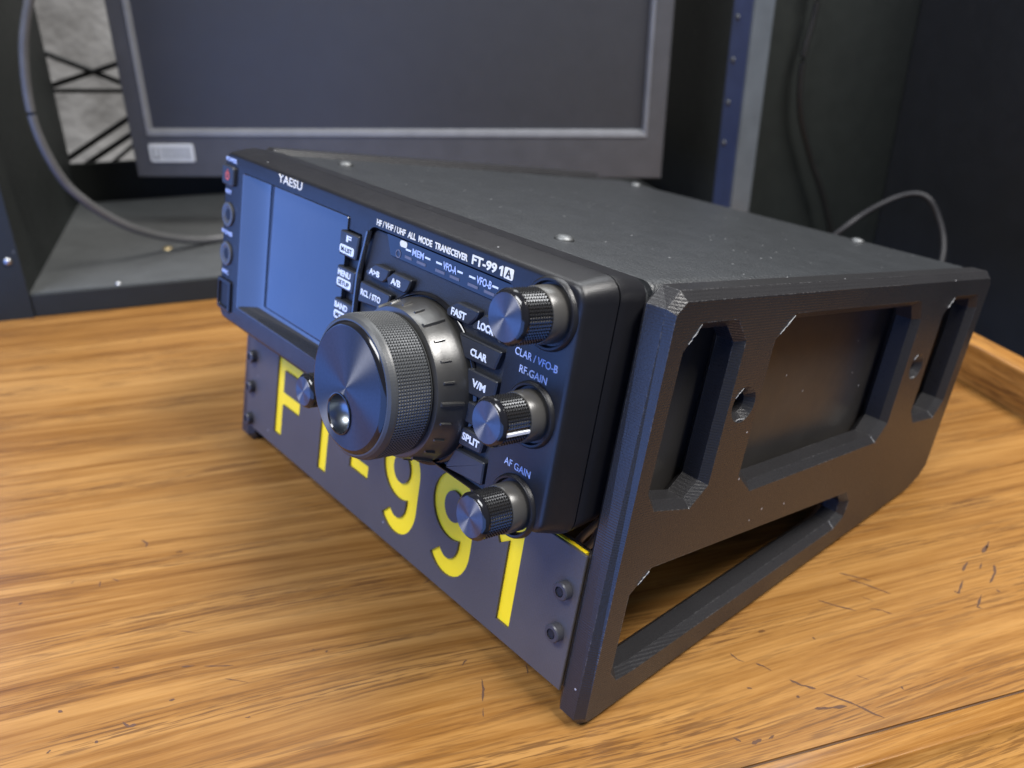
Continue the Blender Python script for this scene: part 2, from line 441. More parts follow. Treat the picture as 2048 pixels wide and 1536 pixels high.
# ---- scratches: (x, y) polylines in desk millimetres with a width
SCR = [([(133.4, 33.3), (137.0, 30.4), (143.0, 25.1)], 0.8), ([(134.1, 29.5), (140.1, 23.0), (145.2, 16.3)], 0.9), ([(115.3, 21.5), (120.2, 16.7), (126.0, 12.0)], 0.8), ([(131.5, 11.7), (135.6, 9.4), (137.9, 6.5)], 0.7), ([(132.8, 18.4), (135.9, 14.7)], 0.5), ([(68.0, 6.1), (68.9, 2.5), (70.6, 0.9)], 0.8), ([(74.3, -0.9), (76.1, -2.8), (77.7, -5.6)], 0.9), ([(81.5, -11.2), (84.0, -14.5), (87.9, -17.4)], 1.3), ([(89.1, -19.9), (95.6, -26.0), (99.0, -31.1), (102.2, -34.9)], 1.1), ([(82.1, -24.8), (87.0, -25.9), (93.4, -27.0)], 1.8), ([(202.0, 27.6), (208.4, 32.9)], 1.2), ([(199.5, 27.0), (205.7, 31.0)], 2.2), ([(182.6, 19.7), (189.1, 23.8)], 1.6), ([(187.7, 10.4), (194.6, 14.8), (198.3, 19.2)], 1.3), ([(170.3, 10.5), (171.3, 9.0), (178.7, 14.9)], 1.2), ([(171.9, 0.0), (179.2, 5.6)], 1.4), ([(172.3, 0.5), (173.5, -1.0)], 1.0), ([(187.2, 6.5), (187.3, 4.8)], 1.4), ([(190.3, 18.6), (194.9, 22.1)], 0.8), ([(50.0, -27.3), (51.6, -29.6)], 1.6), ([(54.6, -31.3), (58.4, -30.6)], 2.6), ([(60.7, -31.3), (63.2, -30.5)], 1.2), ([(65.2, -10.1), (66.8, -11.0)], 1.0), ([(79.4, -18.2), (80.4, -19.0)], 1.4), ([(116.8, -24.9), (116.6, -26.5)], 1.0), ([(105.1, -16.1), (108.1, -19.2)], 0.6), ([(101.5, 4.7), (101.6, 3.2)], 0.8), ([(-141.4, 138.8), (-138.9, 135.9), (-139.3, 132.9)], 0.9), ([(-183.9, 109.2), (-182.6, 109.7)], 1.6), ([(-166.3, 116.5), (-165.2, 118.0)], 0.8), ([(-155.2, 111.3), (-155.1, 115.0)], 0.7), ([(-150.7, 115.0), (-147.8, 112.8)], 0.7), ([(-122.4, 56.6), (-117.4, 55.8)], 0.9), ([(-114.4, 54.5), (-104.5, 51.9)], 0.9), ([(-107.5, 46.4), (-99.7, 42.2)], 0.7), ([(-160.8, 47.7), (-159.3, 46.6)], 1.4), ([(-139.8, 36.3), (-137.8, 33.8), (-135.3, 33.9)], 1.6), ([(-147.6, 30.7), (-146.6, 29.8)], 1.5), ([(-161.7, 30.2), (-160.5, 31.0)], 1.0), ([(-145.6, 63.3), (-143.1, 62.5)], 0.8), ([(-125.6, 41.6), (-123.7, 41.7)], 1.2), ([(-101.1, 26.7), (-99.2, 26.3)], 0.8), ([(-76.9, 51.8), (-76.0, 51.2)], 1), ([(-72.5, 49.2), (-71.4, 49.4)], 1), ([(-124.1, 76.2), (-116.8, 72.4)], 0.5), ([(-21.5, 20.4), (-22.1, 15.7), (-23.8, 10.5)], 1.0), ([(-26.5, 28.4), (-25.2, 30.0), (-24.3, 30.5)], 0.8), ([(-4.4, 22.5), (-5.4, 17.8)], 0.9), ([(-24.3, 7.8), (-25.3, 4.0)], 0.5), ([(-31.0, 75.5), (-27.3, 77.9)], 0.9)]
for pts, w in SCR:
    bm = bmesh.new()
    P = []
    for (x0, y0), (x1, y1) in zip(pts, pts[1:]):
        for k in range(4):
            f = k / 4; P.append(Vector((x0 + (x1 - x0) * f + random.uniform(-.12, .12), y0 + (y1 - y0) * f + random.uniform(-.12, .12), 0.08)))
    P.append(Vector((*pts[-1], 0.08)))
    L_, R_ = [], []
    for i, p in enumerate(P):
        d = (P[min(i + 1, len(P) - 1)] - P[max(i - 1, 0)]).normalized()
        q = Vector((-d.y, d.x, 0)); ww = w * 0.8 * (0.15 if i in (0, len(P) - 1) else random.uniform(0.35, 1.1)) / 2
        L_.append(bm.verts.new(p + q * ww)); R_.append(bm.verts.new(p - q * ww))
    for i in range(len(P) - 1): bm.faces.new((L_[i], L_[i + 1], R_[i + 1], R_[i]))
    fin(bm, 'scratch', M['scratch'], desk)

# ------------------------------------------------------------------ frame of the tilted radio
RM = Matrix(((0.39874906892524625, 0.8981842141050572, 0.1851061791613936),
             (-0.917060074385124, 0.39054161128743964, 0.08048645738110964),
             (0.0, -0.2018473863727027, 0.9794169860761599)))
RLOC = Vector((-8.19034, -3.56126, 72.25774))
def rig(offset):
    off = Vector(offset); m = RM.to_4x4(); m.translation = (RM @ off + RLOC) * MM
    return m, -off

# ================================================================== RADIO
m4, OFF = rig((-114.5, 0, 0))
radio = empty('radio_transceiver', 'black desktop radio transceiver with large knurled tuning dial, tilted up in its stand', 'radio', m4)
def part(name, bm, mat, parent=None, smooth=None, origin=None):
    """a part of the radio built in face coordinates; origin = its own local origin"""
    par = parent or radio
    if origin is not None:
        for v in bm.verts: v.co -= Vector(origin)
        base = Vector(origin)
    else: base = Vector((0, 0, 0))
    o = fin(bm, name, mat, par, (0, 0, 0), smooth)
    o.location = (base + (OFF if par is radio else Vector((0, 0, 0)))) * MM
    o['_base'] = 1.0
    if par is not radio:
        pb = Vector(PB.get(par.name, (0, 0, 0)))
        o.location = (base - pb) * MM
    PB[o.name] = tuple(base)
    del o['_base']
    return o
PB = {}

XL = -230.5
def panel_loop(ins, y, r=6.5):
    return [(x, y, z) for x, z in rrect(XL + ins, 0 - ins, -1.2 + ins, 79.6 - ins, max(r - ins * 0.6, 1.5), 6)]
bm = bmesh.new()
loft(bm, [panel_loop(3.9, 0.0), panel_loop(3.4, 0.08), panel_loop(2.95, 0.3), panel_loop(2.5, 0.72), panel_loop(2.2, 1.3), panel_loop(1.98, 2.1), panel_loop(0.35, 9.0), panel_loop(0, 11.6),
          panel_loop(0.15, 11.9), panel_loop(0.7, 11.95), panel_loop(0.7, 12.4), panel_loop(0.15, 12.45), panel_loop(0.1, 12.8), panel_loop(0.4, 17), panel_loop(1.2, 24.5)])
front = part('front_panel', bm, M['face'], smooth=30)
cut = []
bm = bmesh.new(); prism(bm, rrect(-209.2, -121.4, 10.3, 70.6, 1.2), 6.5, -4, 0.01); cut.append(part('cut', bm, M['face']))
bm = bmesh.new(); prism(bm, roundpoly([(-106.5, 70.6), (-112.0, 62), (-112.6, 2.2), (-28.8, 2.2), (-28.8, 51.8), (-25.6, 57), (-25.6, 63.2), (-30.5, 70.6)], 2.5), 2.4, -4, 0.01); cut.append(part('cut', bm, M['face']))
bm = bmesh.new(); prism(bm, roundpoly([(-126.0, 66.2), (-111.9 , 66.2), (-113.4, 20), (-126.0, 20)], 1.0), 1.6, -4, 0.01); cut.append(part('cut', bm, M['face']))
boolean(front, cut)
for p in front.data.polygons: p.use_smooth = True
front.data.set_sharp_from_angle(angle=math.radians(30))

# case behind the front panel
bm = bmesh.new()
loft(bm, [[(x, y, z) for x, z in rrect(-228 + i, -2.5 - i, 1 + i, 77.4 - i, 5.0, 4)] for y, i in ((24.0, 1.4), (29.5, 1.4), (29.6, 0.2), (30.4, 0), (259, 0), (262, 0.8), (263.5, 2.6))])
case = part('case', bm, M['case'], smooth=35)
bm = bmesh.new(); box(bm, -2.4, -1.2, 34, 246, 4, 71, 0.4)
part('side_cover', bm, M['case_side'])
for x, y in ((-57, 45), (-56.5, 252), (-205, 252), (-205, 47)):
    bm = bmesh.new()
    n = 20; lp = []
    for z, r in ((77.2, 3.6), (77.7, 3.6), (78.4, 3.2), (79.0, 2.2), (79.25, 1.0)):
        lp.append([(x + r * math.cos(2 * PI * k / n), y + r * math.sin(2 * PI * k / n), z) for k in range(n)])
    loft(bm, lp); part('screw', bm, M['dull'], smooth=60)
for x in (-200, -30):
    bm = bmesh.new(); box(bm, x - 7, x + 7, 40, 54, -6, 1.2, 1.5, 2); part('foot', bm, M['grip'])

# display: curved left wall, sloping sill, glass
def rr(x0, x1, z0, z1): return rrect(x0, x1, z0, z1, 0.8, 2)
bm = bmesh.new()
prof_ = [(-209.15, 10.35, -0.1), (-208.9, 10.4, -0.5), (-208.3, 10.5, -0.55)]
for k in range(13):
    u = k / 12
    prof_.append((-208.0 + 15.0 * u, 10.7 + 4.6 * u, 4.9 - 5.3 * (1 - u) ** 2))
prof_ += [(-192.9, 15.35, 6.2)]
loft(bm, [[(x, y, z) for x, z in rr(a, -121.5 - 0.3 * k / 16, c, 70.5 - 0.5 * k / 16)] for k, (a, c, y) in enumerate(prof_)], cap0=False, cap1=True)
part('display_bezel', bm, M['bezel'], smooth=50)
bm = bmesh.new()
lp = []
for ins_, y in ((0, 6.0), (0, 5.3), (0.35, 4.75), (0.9, 4.4), (1.8, 4.15), (3.2, 4.02), (5.0, 4.0)):
    lp.append([(x, y, z) for x, z in rr(-191.9 + ins_, -122.3 - ins_ * 0.12, 15.7 + ins_ * 0.2, 69.6 - ins_ * 0.12)])
loft(bm, lp)
lens = part('display_screen', bm, M['lens'], smooth=40)
# soft keys beside the display
def key(poly, yb, yf, texts, mat='print', bold=0.035, ch=0.45, name='button', round_=0.7, extra=None):
    bm = bmesh.new(); prism(bm, roundpoly(poly, round_), yb, yf, ch)
    k = part(name, bm, M['button'], smooth=40)
    if texts: part('lettering', text_bm([(s, a, b, z, h, yf - 0.01) for s, a, b, z, h in texts], bold), M[mat], k)
    return k
for z1, z0, t, t2 in ((65.2, 56.2, ('F', -120.6, -117.2), 'M-LIST'), (52.1, 43.8, ('MENU', -124.3, -115.6), 'SETUP'), (39.7, 31.2, ('BAND', -124.6, -115.6), 'MODE')):
    k = key([(-125.3, z1), (-112.7, z1), (-113.6, z0), (-125.4, z0)], 1.5, -1.0, [(t[0], t[1], t[2], z1 - 2.4, 2.3)])
    bm = bmesh.new(); prism(bm, rrect(-124.6, -114.9, z0 + 0.9, z0 + 4.0, 0.9, 3), -1.0, -1.12, 0.02); part('white_box', bm, M['print'], k)
    part('box_lettering', text_bm([(t2, -123.4, -116.0, z0 + 2.45, 1.7, -1.12)], 0.01), M['hex'], k)
# white-on-black legends of the jack column
for it in (('POWER', -227.0, -216.4, 74.0, 1.9, -0.02), ('KEY', -226.2, -220.2, 60.0, 1.8, -0.02), ('PHONES', -228.4, -217.6, 41.6, 1.9, -0.02), ('MIC', -226.0, -219.6, 23.6, 1.8, -0.02)):
    part('lettering', text_bm([it], 0.02), M['print_blue'])
bm = bmesh.new(); prism(bm, rrect(-227.6, -216.4, 63.0, 71.6, 1.4), 0.2, -1.6, 0.5); pk = part('power_button', bm, M['button'], smooth=40)
bm = bmesh.new()
for k in range(14):
    a0, a1 = [math.radians(120 + 300 * (k + d) / 14) for d in (0, 1)]
    q = [(-221.8 + r * math.cos(a), -1.72, 67.3 + r * math.sin(a)) for a, r in ((a0, 1.3), (a1, 1.3), (a1, 2.1), (a0, 2.1))]
    bm.faces.new([bm.verts.new(p) for p in q])
box(bm, -222.15, -221.45, -1.73, -1.62, 67.0, 69.9)
part('power_mark', bm, M['red'], pk)
for z in (50.0, 32.2):
    bm = bmesh.new(); lathe(bm, [(0.1, 5.4), (-0.8, 5.4), (-1.1, 5.0), (-1.1, 4.0), (-0.6, 3.4), (-0.3, 2.6)], -222.2, z, 36, cap1=False); j = part('jack_socket', bm, M['jack'], smooth=40)
    bm = bmesh.new(); lathe(bm, [(-0.25, 3.0), (-0.28, 2.9)], -222.2, z, 24); part('socket_hole', bm, M['hex'], j)
bm = bmesh.new()
loft(bm, [[(x, y, z) for x, z in rrect(-228.4 + i, -215.4 - i, 5.6 + i, 20.4 - i, 1.2)] for i, y in ((0, 0.1), (0, -0.9), (0.5, -1.2), (1.5, -1.2), (1.8, -0.1))], cap1=False)
mc = part('microphone_socket', bm, M['face'], smooth=40)
bm = bmesh.new(); prism(bm, rrect(-226.7, -217.1, 7.3, 18.7, 0.8), 0.05, -0.12, 0.02); part('socket_hole', bm, M['hex'], mc)
# ridge between display keys and control recess
bm = bmesh.new()
loft(bm, [[(x, y, z) for x, y in ((-1.0, 0.3), (-0.7, -1.2), (0.2, -1.3), (0.7, 0.3))] for z in ()] or
     [[(-107.6 - 0.8, 0.4, 68.6), (-107.6 - 0.5, -1.1, 68.4), (-107.6 + 0.4, -1.1, 68.4), (-107.6 + 0.9, 0.4, 68.6)],
      [(-111.6 - 0.8, 0.4, 52), (-111.6 - 0.5, -1.1, 52), (-111.6 + 0.4, -1.1, 52), (-111.6 + 0.9, 0.4, 52)],
      [(-112.6 - 0.8, 0.4, 20), (-112.6 - 0.5, -1.1, 20), (-112.6 + 0.4, -1.1, 20), (-112.6 + 0.9, 0.4, 20)]])
part('ridge', bm, M['bezel'])
# control recess floor, indicator window
bm = bmesh.new(); prism(bm, roundpoly([(-105.8, 69.6), (-111.2, 61.5), (-111.8, 3.0), (-29.6, 3.0), (-29.6, 52.4), (-26.4, 57.4), (-26.4, 62.8), (-31.0, 69.6)], 2.0), 2.35, 1.7, 0.2)
part('control_recess', bm, M['recess'])
bm = bmesh.new(); prism(bm, roundpoly([(-98.6, 70.0), (-95.2, 62.8), (-30.0, 62.8), (-29.8, 70.0)], 0.8), 1.9, 1.1, 0.25)
win = part('indicator_window', bm, M['window'])
yw = 1.08
for it in (('MEM', -82.4, -75.9, 67.2, 2.3, yw), ('VFO-A', -65.2, -58.2, 67.1, 2.5, yw), ('VFO-B', -48.0, -40.8, 67.1, 2.5, yw)):
    part('lettering', text_bm([it], 0.02), M['print_blue'], win)
for a, b in ((-86.3, -83.2), (-75.2, -72.2), (-69.0, -65.9), (-57.7, -55.0), (-51.7, -48.6), (-40.4, -37.6)):
    bm = bmesh.new(); box(bm, a, b, yw - 0.12, yw, 66.85, 67.45); part('dash', bm, M['print'], win)
for a, b in ((-86.4, -82.4), (-79.4, -74.4), (-69.0, -64.0), (-61.2, -56.3), (-51.9, -46.9), (-43.9, -39.0)):
    bm = bmesh.new(); box(bm, a, b, yw - 0.1, yw, 64.2, 65.1); part('indicator_lamp', bm, M['led'], win)
bm = bmesh.new(); prism(bm, rrect(-90.0, -85.8, 67.4, 70.0 - 0.4, 1.0, 4), yw, yw - 0.15, 0.02); part('busy_lamp', bm, M['print_warm'], win)
bm = bmesh.new(); lathe(bm, [(yw, 1.5), (yw - 0.15, 1.5), (yw - 0.15, 1.1), (yw, 1.1)], -90.4, 64.6, 20, cap1=False); part('transmit_lamp', bm, M['led'], win)
# face legends
def model_bm():
    b = text_bm([('FT-99', -50.2, -38.4, 72.9, 3.0, -0.02)], 0.035)
    q = [(-36.5, 71.4), (-35.6, 71.4), (-35.6, 74.4), (-36.3, 74.4), (-37.4, 73.8), (-37.4, 73.1), (-36.5, 73.45)]
    loft(b, [[(x, y, z) for x, z in q] for y in (-0.02, -0.14)])
    return b
part('lettering', text_bm([('HF / VHF / UHF  ALL  MODE  TRANSCEIVER', -103.6, -52.3, 72.6, 2.2, -0.02)], 0.03), M['print_warm'])
part('model_lettering', model_bm(), M['print_warm'])
bm = bmesh.new(); prism(bm, rrect(-35.0, -30.9, 71.2, 74.6, 0.5, 2), 0.1, -0.12, 0.02); ab = part('letter_box', bm, M['print_warm'])
part('box_letter', text_bm([('A', -34.2, -31.7, 72.9, 2.4, -0.13)], 0.01), M['hex'], ab)
part('maker_lettering', text_bm([('YAESU', -177.4, -157.6, 74.4, 3.3, -0.02)], 0.01), M['print_warm'])
for it in (('CLAR / VFO-B', -25.0, -7.0, 52.3, 2.3, -0.02), ('RF GAIN', -22.0, -10.3, 47.7, 2.3, -0.02), ('AF GAIN', -21.8, -10.2, 18.3, 2.3, -0.02)):
    part('knob_lettering', text_bm([it], 0.008), M['print_blue'])
# push buttons of the control recess
YB, YF = 1.75, -0.7
key([(-106.8, 54.6), (-100.9, 58.5), (-91.9, 58.5), (-93.2, 55.0), (-95.6, 53.0), (-105.5, 53.0)], YB, YF, [('A\u25b8B', -104.4, -97.6, 55.2, 2.1)] if False else [('A>B', -104.2, -97.6, 55.2, 2.1)])
key([(-93.4, 55.4), (-89.6, 58.4), (-78.9, 58.4), (-80.4, 54.6), (-82.0, 53.0), (-92.0, 53.0)], YB, YF, [('A/B', -90.4, -84.6, 55.3, 2.3)])
key([(-109.2, 50.2), (-89.8, 50.2), (-90.6, 47.2), (-95.0, 43.6), (-110.0, 42.3)], YB, YF, [('RCL / STO', -108.2, -95.4, 46.5, 2.3)])
key([(-58.6, 55.0), (-53.8, 58.5), (-42.9, 58.5), (-43.9, 55.9), (-47.0, 52.8), (-58.2, 52.8)], YB, YF, [('FAST', -55.9, -48.4, 55.0, 2.5)])
key([(-45.4, 53.6), (-40.0, 58.4), (-29.8, 58.4), (-29.8, 52.6), (-44.8, 52.4)], YB, YF, [('LOCK', -42.3, -34.6, 54.6, 2.5)])
key([(-50.9, 49.4), (-30.0, 49.8), (-32.2, 43.2), (-46.6, 42.4)], YB, YF, [('CLAR', -43.9, -35.9, 45.5, 2.4)])
key([(-44.3, 40.0), (-29.8, 40.4), (-30.6, 32.8), (-43.0, 31.9)], YB, YF, [('V/M', -41.0, -34.5, 36.3, 2.5)])
key([(-42.9, 29.6), (-30.6, 30.4), (-31.4, 23.0), (-42.4, 22.6)], YB, YF, None)
key([(-42.9, 20.6), (-31.6, 21.0), (-32.7, 15.2), (-43.6, 14.2)], YB, YF, [('SPLIT', -41.9, -33.4, 18.0, 2.5)])
key([(-44.4, 12.2), (-29.9, 13.4), (-29.9, 5.6), (-48.6, 3.6)], YB, YF, None)

# ---- main dial
DX, DZ = -69.0, 27.0
bm = bmesh.new(); lathe(bm, [(1.7, 29.4), (1.0, 29.4), (0.6, 29.0), (0.4, 28.4), (1.4, 28.0)], DX, DZ, 96, cap1=False); part('dial_well', bm, M['gloss'], smooth=40)
bm = bmesh.new()
lathe(bm, [(1.6, 27.6), (-1.0, 27.6), (-2.5, 27.3), (-4.5, 26.6), (-7.5, 25.8), (-9.8, 25.3), (-10.6, 24.9), (-10.8, 24.2)], DX, DZ, 128)
ring = part('function_ring', bm, M['ring'], smooth=40, origin=(DX, 0, DZ))
bm = bmesh.new()
for k in range(24):
    a = math.radians(15 * k + 4)
    big = (k % 4 == 0)
    y0, y1 = (-2.2, -9.8) if big else (-5.2, -8.9)
    w = 0.9 if big else 0.55
    c, s = math.cos(a), math.sin(a)
    def P(r, t, y): return (DX + r * c - t * s, y, DZ + r * s + t * c)
    def rad(y): return 27.35 + (y + 2.2) * 0.26
    hh = 0.75 if big else 0.45
    lo = [P(rad(y0) - 0.3, -w, y0), P(rad(y0) - 0.3, w, y0), P(rad(y1) - 0.3, w, y1), P(rad(y1) - 0.3, -w, y1)]
    hi = [P(rad(y0) + hh, -w * 0.4, y0 - 0.2), P(rad(y0) + hh, w * 0.4, y0 - 0.2), P(rad(y1) + hh, w * 0.4, y1 + 0.2), P(rad(y1) + hh, -w * 0.4, y1 + 0.2)]
    loft(bm, [lo, hi])
part('ring_tick', bm, M['ring'], ring)
bm = bmesh.new(); knurl(bm, DX, DZ, 23.2, -24.2, -12.0, 140, 12, 0.5)
lathe(bm, [(-9.5, 22.4), (-11.2, 22.4), (-11.5, 23.3), (-12.0, 23.45)], DX, DZ, 96, cap1=False)
lathe(bm, [(-24.2, 23.45), (-24.9, 23.3), (-26.2, 22.7), (-26.9, 21.9), (-27.0, 21.2)], DX, DZ, 128, cap1=False)
dial = part('main_dial', bm, M['grip'], origin=(DX, 0, DZ))
bm = bmesh.new(); lathe(bm, [(-26.6, 21.6), (-27.1, 21.3), (-28.1, 20.1), (-28.15, 19.8)], DX, DZ, 128, cap1=False); part('chamfer_ring', bm, M['gloss'], dial, smooth=50)
dx, dz, dr = DX - 2.3, DZ - 9.6, 6.9
bm = bmesh.new(); n = 128
o1 = [bm.verts.new((DX + 19.85 * math.cos(2 * PI * k / n), -28.15, DZ + 19.85 * math.sin(2 * PI * k / n))) for k in range(n)]
rings_ = [o1]
for f in (0.25, 0.5, 0.75, 1.0):
    rings_.append([bm.verts.new(((DX + 19.85 * math.cos(2 * PI * k / n)) * (1 - f) + (dx + dr * math.cos(2 * PI * k / n)) * f, -28.15, (DZ + 19.85 * math.sin(2 * PI * k / n)) * (1 - f) + (dz + dr * math.sin(2 * PI * k / n)) * f)) for k in range(n)])
for a, b in zip(rings_, rings_[1:]):
    for k in range(n): bm.faces.new((a[k], a[(k + 1) % n], b[(k + 1) % n], b[k]))
part('dial_disc', bm, M['disc'], dial, origin=(DX, -28.15, DZ))
bm = bmesh.new(); lathe(bm, [(-28.0, 7.0), (-28.5, 6.95), (-28.6, 6.6), (-28.2, 6.2)], dx, dz, 64, cap1=False); part('dimple_rim', bm, M['gloss'], dial, smooth=60)
bm = bmesh.new(); lathe(bm, [(-28.2, 6.3)] + [(-28.0 + 6.2 * math.sin(t), 6.2 * math.cos(t)) for t in [math.radians(6 + 80 * k / 12) for k in range(13)]], dx, dz, 64); part('finger_dimple', bm, M['chrome'], dial, smooth=60)

# ---- small knobs
def knob(cx, cz, r, front_y, line=None, boss=True, label=None):
    bm = bmesh.new()
    if boss:
        lathe(bm, [(0.2, r + 3.0), (-0.9, r + 2.8), (-1.4, r + 2.3), (-1.3, r + 1.7), (-0.2, r + 1.3), (0.6, r + 1.1)], cx, cz, 72, cap1=False)
        part('knob_surround', bm, M['face'], smooth=40)
    bm = bmesh.new()
    sk = None
    if line is not None: sk = lambda a: abs((math.degrees(a) - line + 180) % 360 - 180) < 13
    nr = max(5, int((abs(front_y) - 8.0) / 0.92))
    knurl(bm, cx, cz, r - 0.35, front_y + 2.0, -6.4, int(2 * PI * r / 1.02), nr, 0.58, sk)
    kb = part('knob', bm, M['knurl'], origin=(cx, 0, cz))
    if label: kb['label'] = label
    bm = bmesh.new(); lathe(bm, [(-6.5, r - 0.4), (-6.4, r + 0.2), (-6.0, r + 0.45), (-2.4, r + 0.6), (0.5, r + 0.6)], cx, cz, 72, cap0=True, cap1=False); part('collar', bm, M['collar'], kb, smooth=40)
    bm = bmesh.new(); lathe(bm, [(front_y + 2.1, r - 0.5), (front_y + 2.0, r + 0.1), (front_y + 1.5, r + 0.15), (front_y + 0.9, r - 0.15), (front_y + 0.15, r - 0.95), (front_y + 0.1, r - 1.1)], cx, cz, 72, cap1=False)
    part('knob_rim', bm, M['gloss'], kb, smooth=30)
    bm = bmesh.new(); lathe(bm, [(front_y + 0.15, r - 0.98), (front_y, r - 1.1)], cx, cz, 72); part('knob_cap', bm, M['cap'], kb, origin=(cx, front_y, cz))
    if line is not None:
        a = math.radians(line); c, s = math.cos(a), math.sin(a)
        def P(rr_, t, y): return (cx + rr_ * c - t * s, y, cz + rr_ * s + t * c)
        bm = bmesh.new()
        loft(bm, [[P(r - 0.6, -0.55, y), P(r - 0.6, 0.55, y), P(r + 0.2, 0.45, y), P(r + 0.2, -0.45, y)] for y in (front_y + 2.0, -6.45)])
        part('pointer_line', bm, M['print'], kb)
    return kb
knob(-13.6, 66.6, 7.7, -17.0, label='top knob without a pointer line')
knob(-14.3, 36.0, 7.1, -17.0, line=-12, label='middle knob with a white pointer line')
knob(-15.0, 5.9, 7.1, -17.0, label='bottom knob without a pointer line')
knob(-117.2, 6.2, 6.4, -15.6, label='knob peeking out behind the main dial')

# ================================================================== STAND
m4s, OFFS = rig((-114.5, 22.8, -66.3))
stand = empty('radio_stand', 'black 3D-printed radio stand with slotted side plates and yellow lettering on its name plate', 'stand', m4s)
HOLES = [
 [(36.0, 69.6), (53.5, 69.6), (60.6, 62.4), (60.0, 13.2), (52.4, 6.2), (33.6, 9.6), (28.6, 16.5), (29.4, 61.2)],
 [(86.2, 69.7), (179.3, 69.7), (184.2, 62.0), (184.2, 16.5), (177.6, 8.6), (87.0, 5.3), (77.2, 13.2), (77.2, 61.2)],
 [(212.0, 70.2), (236.0, 70.2), (238.8, 64.0), (237.4, 20.0), (231.5, 12.2), (210.6, 12.8), (204.6, 19.2), (204.6, 62.6)],
 [(34.6, -53.6), (31.0, -49.4), (31.0, -19.6), (39.4, -12.0), (165.8, -11.8), (170.6, -17.0), (170.0, -24.2), (163.8, -28.7), (43.0, -52.8)],
]
OUT = [(26.5, 76.2), (243.2, 77.2), (246.0, 74.5), (243.4, -13.5), (239.0, -18.6), (230.0, -23.3), (28.0, -65.4), (24.6, -65.9), (22.8, -64.2), (22.8, 72.5)]
def circle(cx, cy, r, n=20): return [(cx + r * math.cos(2 * PI * k / n), cy + r * math.sin(2 * PI * k / n)) for k in range(n)]
def side_plate(x_mid, flip):
    cu = bpy.data.curves.new('sp', 'CURVE'); cu.dimensions = '2D'; cu.fill_mode = 'BOTH'
    for poly in [OUT] + HOLES + [circle(68.6, 40.2, 6.3), circle(194.6, 40.6, 5.6)]:
        sp = cu.splines.new('POLY'); sp.points.add(len(poly) - 1); sp.use_cyclic_u = True
        for p, (a, b) in zip(sp.points, poly): p.co = (a * MM, b * MM, 0, 1)
    cu.extrude = (5.83 - 2.65) * MM; cu.bevel_depth = 2.65 * MM; cu.bevel_resolution = 0
    o = bpy.data.objects.new('sp', cu); C.objects.link(o)
    o = obj_to_mesh(o, 'side_plate', M['bracket'], stand)
    for v in o.data.vertices:
        u, w, t = v.co
        if u < 0.0206 and -0.05 < w < 0.0745: u += max(0.0, (t * flip + 0.0032)) / 0.0064 * 0.0010
        v.co = Vector((x_mid * MM + t, u, w)) + OFFS * MM
    bm = bmesh.new(); bm.from_mesh(o.data)
    bmesh.ops.recalc_face_normals(bm, faces=bm.faces); bm.to_mesh(o.data); bm.free()
    for p in o.data.polygons: p.use_smooth = False
    return o
sp1 = side_plate(5.83, 1)
sp2 = side_plate(-235.4, 1)

SCUFFS = [((11.7, 52.4, 6.2), (9.1, 53.3, 8.6)), ((11.7, 177.6, 8.6), (9.1, 176.6, 11.2)), ((11.7, 231.5, 12.2), (9.1, 230.4, 14.7)), ((11.7, 163.8, -28.7), (9.1, 163.2, -26.1)),
          ((11.75, 35.4, 69.0), (11.75, 31.2, 63.6)), ((11.75, 85.6, 69.2), (11.75, 79.2, 63.1)), ((11.75, 211.4, 69.6), (11.75, 207.2, 65.4)), ((11.75, 38.6, -12.7), (11.75, 34.2, -16.6)),
          ((11.7, 66.2, 46.1), (11.7, 62.9, 43.2)), ((11.3, 71.5, 35.0), (11.3, 66.4, 34.5)), ((11.7, 192.6, 45.9), (11.7, 190.2, 44.0)), ((11.3, 196.8, 35.8), (11.3, 192.6, 35.6))]
def spart(name, bm, mat, parent=None, smooth=None):
    par = parent or stand
    o = fin(bm, name, mat, par, (0, 0, 0), smooth)
    if par is stand: o.location = OFFS * MM
    return o
for a, b in SCUFFS:
    A, B = Vector(a), Vector(b); bm = bmesh.new(); n = 9; pts = [A.lerp(B, k / n) + Vector((0, random.uniform(-.2, .2), random.uniform(-.2, .2))) for k in range(n + 1)]
    loops = []
    d = (B - A).normalized(); q1 = d.cross(Vector((1, 0.3, 0.2))).normalized(); q2 = d.cross(q1)
    for k, p in enumerate(pts):
        r = 0.12 if k in (0, n) else random.uniform(0.10, 0.30)
        loops.append([p + (q1 * math.cos(t) + q2 * math.sin(t)) * r for t in (0, 1.05, 2.1, 3.14, 4.2, 5.24)])
    loft(bm, loops); spart('scuff', bm, M['scuff'], sp1).location = OFFS * MM
